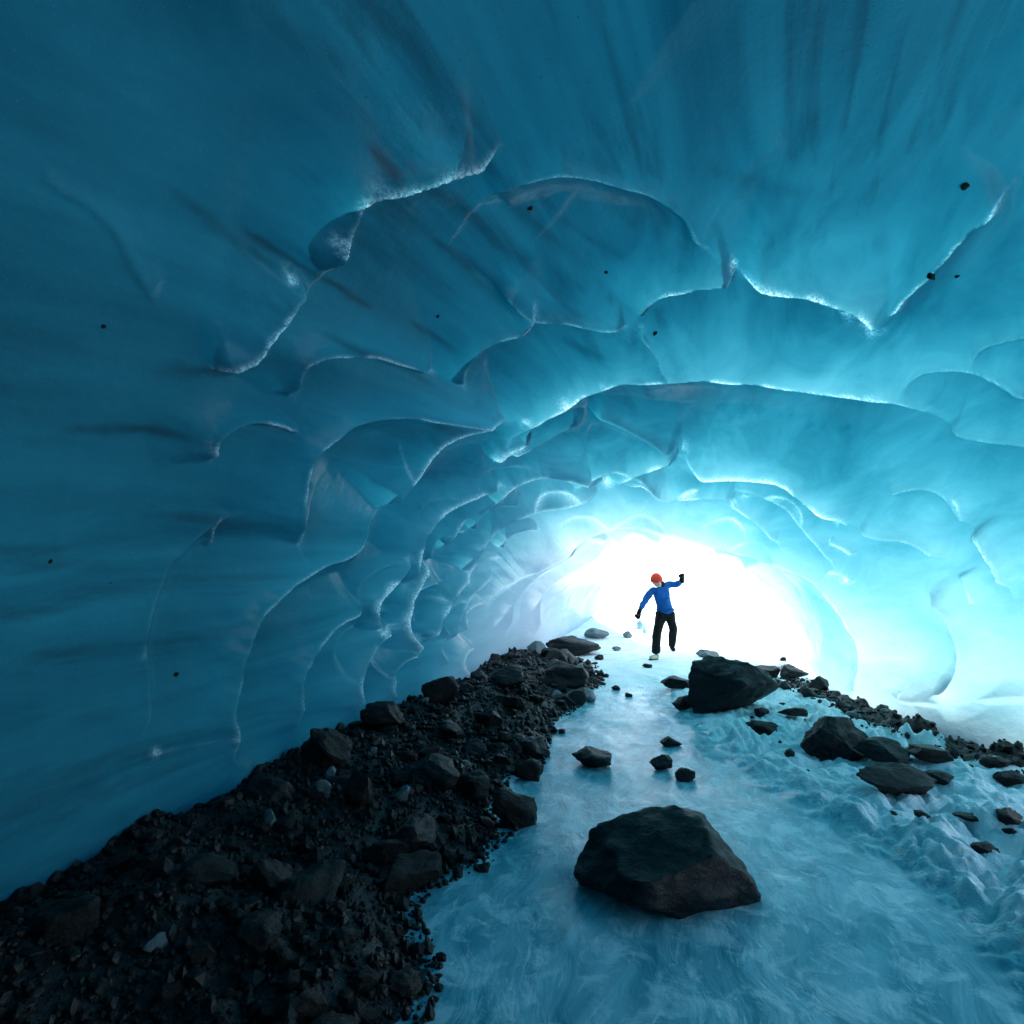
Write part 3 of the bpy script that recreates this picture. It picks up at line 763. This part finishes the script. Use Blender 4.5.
def skin_mesh(name, verts, edges, radii, root=0, sub=2):
    m_ = bpy.data.meshes.new(name); m_.from_pydata([tuple(v) for v in verts], edges, [])
    o = bpy.data.objects.new(name, m_); COL.objects.link(o)
    md = o.modifiers.new('Skin', 'SKIN'); md.use_smooth_shade = True
    m_ = o.data
    if not m_.skin_vertices: 
        bpy.context.view_layer.objects.active = o
    lay = m_.skin_vertices[0].data
    for i, r in enumerate(radii):
        lay[i].radius = (r, r) if not isinstance(r, tuple) else r
        lay[i].use_root = (i == root)
    sd = o.modifiers.new('Sub', 'SUBSURF'); sd.levels = sub; sd.render_levels = sub
    dg = bpy.context.evaluated_depsgraph_get(); dg.update()
    nm = bpy.data.meshes.new_from_object(o.evaluated_get(dg))
    bpy.data.objects.remove(o); bpy.data.meshes.remove(m_)
    nm.name = name
    nm.polygons.foreach_set('use_smooth', np.ones(len(nm.polygons), bool))
    return nm

def relax(m_, n=4, f=0.5):
    bm = bmesh.new(); bm.from_mesh(m_)
    for _ in range(n): bmesh.ops.smooth_vert(bm, verts=bm.verts[:], factor=f, use_axis_x=True, use_axis_y=True, use_axis_z=True)
    bm.to_mesh(m_); bm.free(); return m_

def join_meshes(name, lst):
    bm = bmesh.new()
    for m_ in lst: bm.from_mesh(m_)
    r = bpy.data.meshes.new(name); bm.to_mesh(r); bm.free()
    return r

foot = W(552, 872); base = hit(580 + 552 / 7.314, 540 + 872 / 7.314)
PY = base[1] if 10 < base[1] < 12.5 else 11.0
root_loc = W(600, 868)
person = link('person', None, 'person in a red cap and blue jacket stepping over white snow, one arm raised', 'person')
person.location = root_loc
def child(name, m_, mat, parent=person):
    o = bpy.data.objects.new(name, m_); COL.objects.link(o); m_.materials.append(mat); o.parent = parent
    for v in m_.vertices: pass
    m_.transform(Matrix.Translation(-root_loc))
    return o

u = PY / F / 7.314     # metres per study pixel
# joints
pel = W(622, 545); spine = W(620, 470, -.02); chest = W(592, 385, -.05); neck = W(582, 335, -.08)
head = W(560, 300, -.14); shR = W(520, 372, -.05); elR = W(470, 455, -.10); wrR = W(435, 520, -.16); haR = W(422, 555, -.18)
shL = W(640, 328, -.03); elL = W(705, 325, -.08); wrL = W(745, 300, -.16); haL = W(743, 275, -.18)
hipR = W(592, 552); knR = W(560, 690, -.10); anR = W(556, 825, -.02); toR = W(520, 862, -.14)
hipL = W(655, 550); knL = W(682, 655, -.06); anL = W(672, 762, .22); toL = W(682, 795, .12)

# body: one continuous skin-coloured figure under the clothes
bv = [pel, spine, chest, neck, head, shR, elR, wrR, shL, elL, wrL, hipR, knR, anR, hipL, knL, anL]
be = [(0, 1), (1, 2), (2, 3), (3, 4), (2, 5), (5, 6), (6, 7), (2, 8), (8, 9), (9, 10), (0, 11), (11, 12), (12, 13), (0, 14), (14, 15), (15, 16)]
br = [.08, .08, .075, .05, .085, .06, .042, .03, .06, .042, .03, .08, .055, .04, .08, .055, .04]
body_mesh = skin_mesh('body', bv, be, br)

def head_mesh():
    bm = bmesh.new(); bmesh.ops.create_uvsphere(bm, u_segments=24, v_segments=16, radius=1)
    for v in bm.verts:
        x, y, z = v.co
        w = 0.078 * (1 - 0.22 * max(0, -z) ** 1.5)
        v.co = (x * w, y * 0.098 - (0.012 if z < -.3 and y < 0 else 0), z * 0.118)
    def ball(loc, r):
        g_ = bmesh.ops.create_icosphere(bm, subdivisions=2, radius=1)
        for v in g_['verts']: v.co = Vector((v.co.x * r[0], v.co.y * r[1], v.co.z * r[2])) + Vector(loc)
    ball((0, -.102, -.02), (.014, .02, .026)); ball((0, -.094, -.066), (.026, .01, .008))
    ball((.078, .0, -.015), (.012, .022, .032)); ball((-.078, .0, -.015), (.012, .022, .032))
    ball((.03, -.09, .008), (.016, .012, .009)); ball((-.03, -.09, .008), (.016, .012, .009))
    m_ = bpy.data.meshes.new('head'); bm.to_mesh(m_); bm.free()
    m_.polygons.foreach_set('use_smooth', np.ones(len(m_.polygons), bool)); return m_
HR = Matrix.Translation(head) @ Matrix.Rotation(math.radians(-14), 4, 'Y') @ Matrix.Rotation(math.radians(12), 4, 'Z') @ Matrix.Rotation(math.radians(34), 4, 'X')
hm = head_mesh(); hm.transform(HR)
both = join_meshes('body', [body_mesh, hm])
tmp = bpy.data.objects.new('tmp', both); COL.objects.link(tmp)
rm = tmp.modifiers.new('Remesh', 'REMESH'); rm.mode = 'VOXEL'; rm.voxel_size = 0.006
dg_ = bpy.context.evaluated_depsgraph_get(); dg_.update()
one = bpy.data.meshes.new_from_object(tmp.evaluated_get(dg_)); bpy.data.objects.remove(tmp)
one.name = 'body'; one.polygons.foreach_set('use_smooth', np.ones(len(one.polygons), bool))
body = child('body', one, M_SKIN)
def cap_mesh():
    bm = bmesh.new(); bmesh.ops.create_uvsphere(bm, u_segments=28, v_segments=18, radius=1)
    dele = [v for v in bm.verts if v.co.z < -0.12 + 0.3 * (-v.co.y)]
    bmesh.ops.delete(bm, geom=dele, context='VERTS')
    for v in bm.verts:
        x, y, z = v.co
        rib = 1 + .012 * math.cos(28 * math.atan2(y, x))
        v.co = (x * .098 * rib, y * .118 * rib, z * .140 + .012)
    bmesh.ops.solidify(bm, geom=bm.faces[:], thickness=-0.012)
    m_ = bpy.data.meshes.new('cap'); bm.to_mesh(m_); bm.free()
    m_.polygons.foreach_set('use_smooth', np.ones(len(m_.polygons), bool)); return m_
cm = cap_mesh(); cm.transform(HR); child('cap', cm, M_RED)

# jacket
jv = [W(624, 552), W(622, 500, -.01), spine, chest, W(583, 352, -.06), W(545, 372, -.05), shR, elR, wrR, W(625, 343, -.04), shL, elL, wrL]
je = [(0, 1), (1, 2), (2, 3), (3, 4), (3, 5), (5, 6), (6, 7), (7, 8), (3, 9), (9, 10), (10, 11), (11, 12)]
jr = [(.185, .145), (.18, .14), (.17, .135), (.165, .135), .08, .09, .082, .066, .052, .09, .082, .066, .054]
jm = relax(skin_mesh('jacket', jv, je, jr, root=2, sub=3), 10)
for v in jm.vertices:      # folds
    n_ = mnoise.noise(Vector((v.co.x * 7, v.co.y * 7, v.co.z * 16))) * .018 + mnoise.noise(v.co * 24.0) * .007
    v.co += v.normal * n_
jacket = child('jacket', jm, M_BLUE)
cv = [W(592, 352, -.06), W(592, 322, -.07), W(600, 300, -.03)]
child('collar', skin_mesh('collar', cv, [(0, 1), (1, 2)], [.082, .085, .06]), M_DARK)
# trousers
tv = [W(622, 535), hipR, knR, W(556, 800, -.03), W(556, 838, -.03), hipL, knL, anL, W(672, 780, .24)]
te = [(0, 1), (1, 2), (2, 3), (3, 4), (0, 5), (5, 6), (6, 7), (7, 8)]
tr = [(.13, .11), .118, .09, .088, .092, .115, .088, .078, .08]
tm = relax(skin_mesh('trousers', tv, te, tr, sub=3), 6)
for v in tm.vertices:
    v.co += v.normal * (mnoise.noise(v.co * 8.0) * .014 + mnoise.noise(v.co * 20.0) * .006)
child('trousers', tm, M_BLACK)
# boots
def boot(an, to, heel):
    a, t_, h_ = an, to, heel
    m_ = skin_mesh('boot', [a, h_, (h_ + t_) / 2, t_], [(0, 1), (1, 2), (2, 3)], [.055, .052, .05, .042])
    return m_
gz_ = float(ground(W(552, 872)[0], PY)[0])
a_, h_, t_ = W(558, 835, -.03), W(566, 858, -.01), W(512, 866, -.14)
h_.z = gz_ + .05; t_.z = gz_ + .042
bo = child('boot', boot(a_, t_, h_), M_BOOT)
sv = [h_ + Vector((0.01, 0.01, -.042)), (h_ + t_) / 2 + Vector((0, 0, -.04)), t_ + Vector((-.02, -.02, -.034))]
so = skin_mesh('sole', sv, [(0, 1), (1, 2)], [(.05, .016), (.05, .016), (.042, .016)], sub=1); so.materials.append(M_DARK)
so.transform(Matrix.Translation(-root_loc)); s2 = bpy.data.objects.new('sole', so); COL.objects.link(s2); s2.parent = bo
a2, h2, t2 = W(672, 775, .23), W(674, 785, .27), W(686, 808, .10)
child('boot', boot(a2, t2, h2), M_DARK)
# gloves: palm, four unequal bent fingers and a thumb
def glove(wr, ha, side, spread):
    ax = (ha - wr).normalized()
    up = Vector((0, -1, 0)); sd = ax.cross(up).normalized() * side
    nr = sd.cross(ax).normalized()
    ms = [skin_mesh('palm', [wr - ax * .05, wr + ax * .015, wr + ax * .085], [(0, 1), (1, 2)], [(.056, .048), (.048, .04), (.058, .034)])]
    for k, L in enumerate((.066, .078, .072, .055)):
        o_ = (k - 1.5) * .026
        b0 = wr + ax * .075 + sd * o_; b1 = wr + ax * (.075 + L * .5 + .01) + sd * o_ * (1 + spread) + nr * .006
        b2 = wr + ax * (.08 + L) + sd * o_ * (1 + spread) - nr * .022
        ms.append(skin_mesh('finger', [b0, b1, b2], [(0, 1), (1, 2)], [.0185, .0175, .0150], sub=1))
    b0 = wr + ax * .03 - sd * .025; b1 = wr + ax * .066 - sd * .040; b2 = wr + ax * .105 - sd * .034 - nr * .01
    ms.append(skin_mesh('thumb', [b0, b1, b2], [(0, 1), (1, 2)], [.022, .020, .017], sub=1))
    return join_meshes('glove', ms)
child('glove', glove(wrR, haR, 1, .08), M_BLACK)
child('glove', glove(wrL, haL, -1, .08), M_BLACK)

# ------------------------------------------------------------------ light
SUN_EL, SUN_AZ = math.radians(50), math.radians(78)     # azimuth from +Y towards +X
sd_ = Vector((math.sin(SUN_AZ) * math.cos(SUN_EL), math.cos(SUN_AZ) * math.cos(SUN_EL), math.sin(SUN_EL)))
sun = bpy.data.lights.new('sun', 'SUN'); sun.energy = 4.0; sun.angle = math.radians(0.5); sun.color = (1, .96, .9)
so_ = bpy.data.objects.new('sun', sun); COL.objects.link(so_); so_.rotation_euler = (-sd_).to_track_quat('-Z', 'Y').to_euler()
w = bpy.data.worlds.new('World'); scene.world = w; w.use_nodes = True
nt = w.node_tree; bg = nt.nodes['Background']; sky = nt.nodes.new('ShaderNodeTexSky')
sky.sky_type = 'NISHITA'; sky.sun_disc = False; sky.sun_elevation = SUN_EL; sky.sun_rotation = SUN_AZ
nt.links.new(sky.outputs[0], bg.inputs[0]); bg.inputs[1].default_value = 0.13

scene.view_settings.view_transform = 'Standard'; scene.view_settings.look = 'None'
scene.view_settings.exposure = 1.72; scene.view_settings.gamma = 1
cy = scene.cycles
cy.max_bounces = 10; cy.diffuse_bounces = 7; cy.glossy_bounces = 4; cy.transmission_bounces = 4
cy.sample_clamp_indirect = 6; cy.use_denoising = True
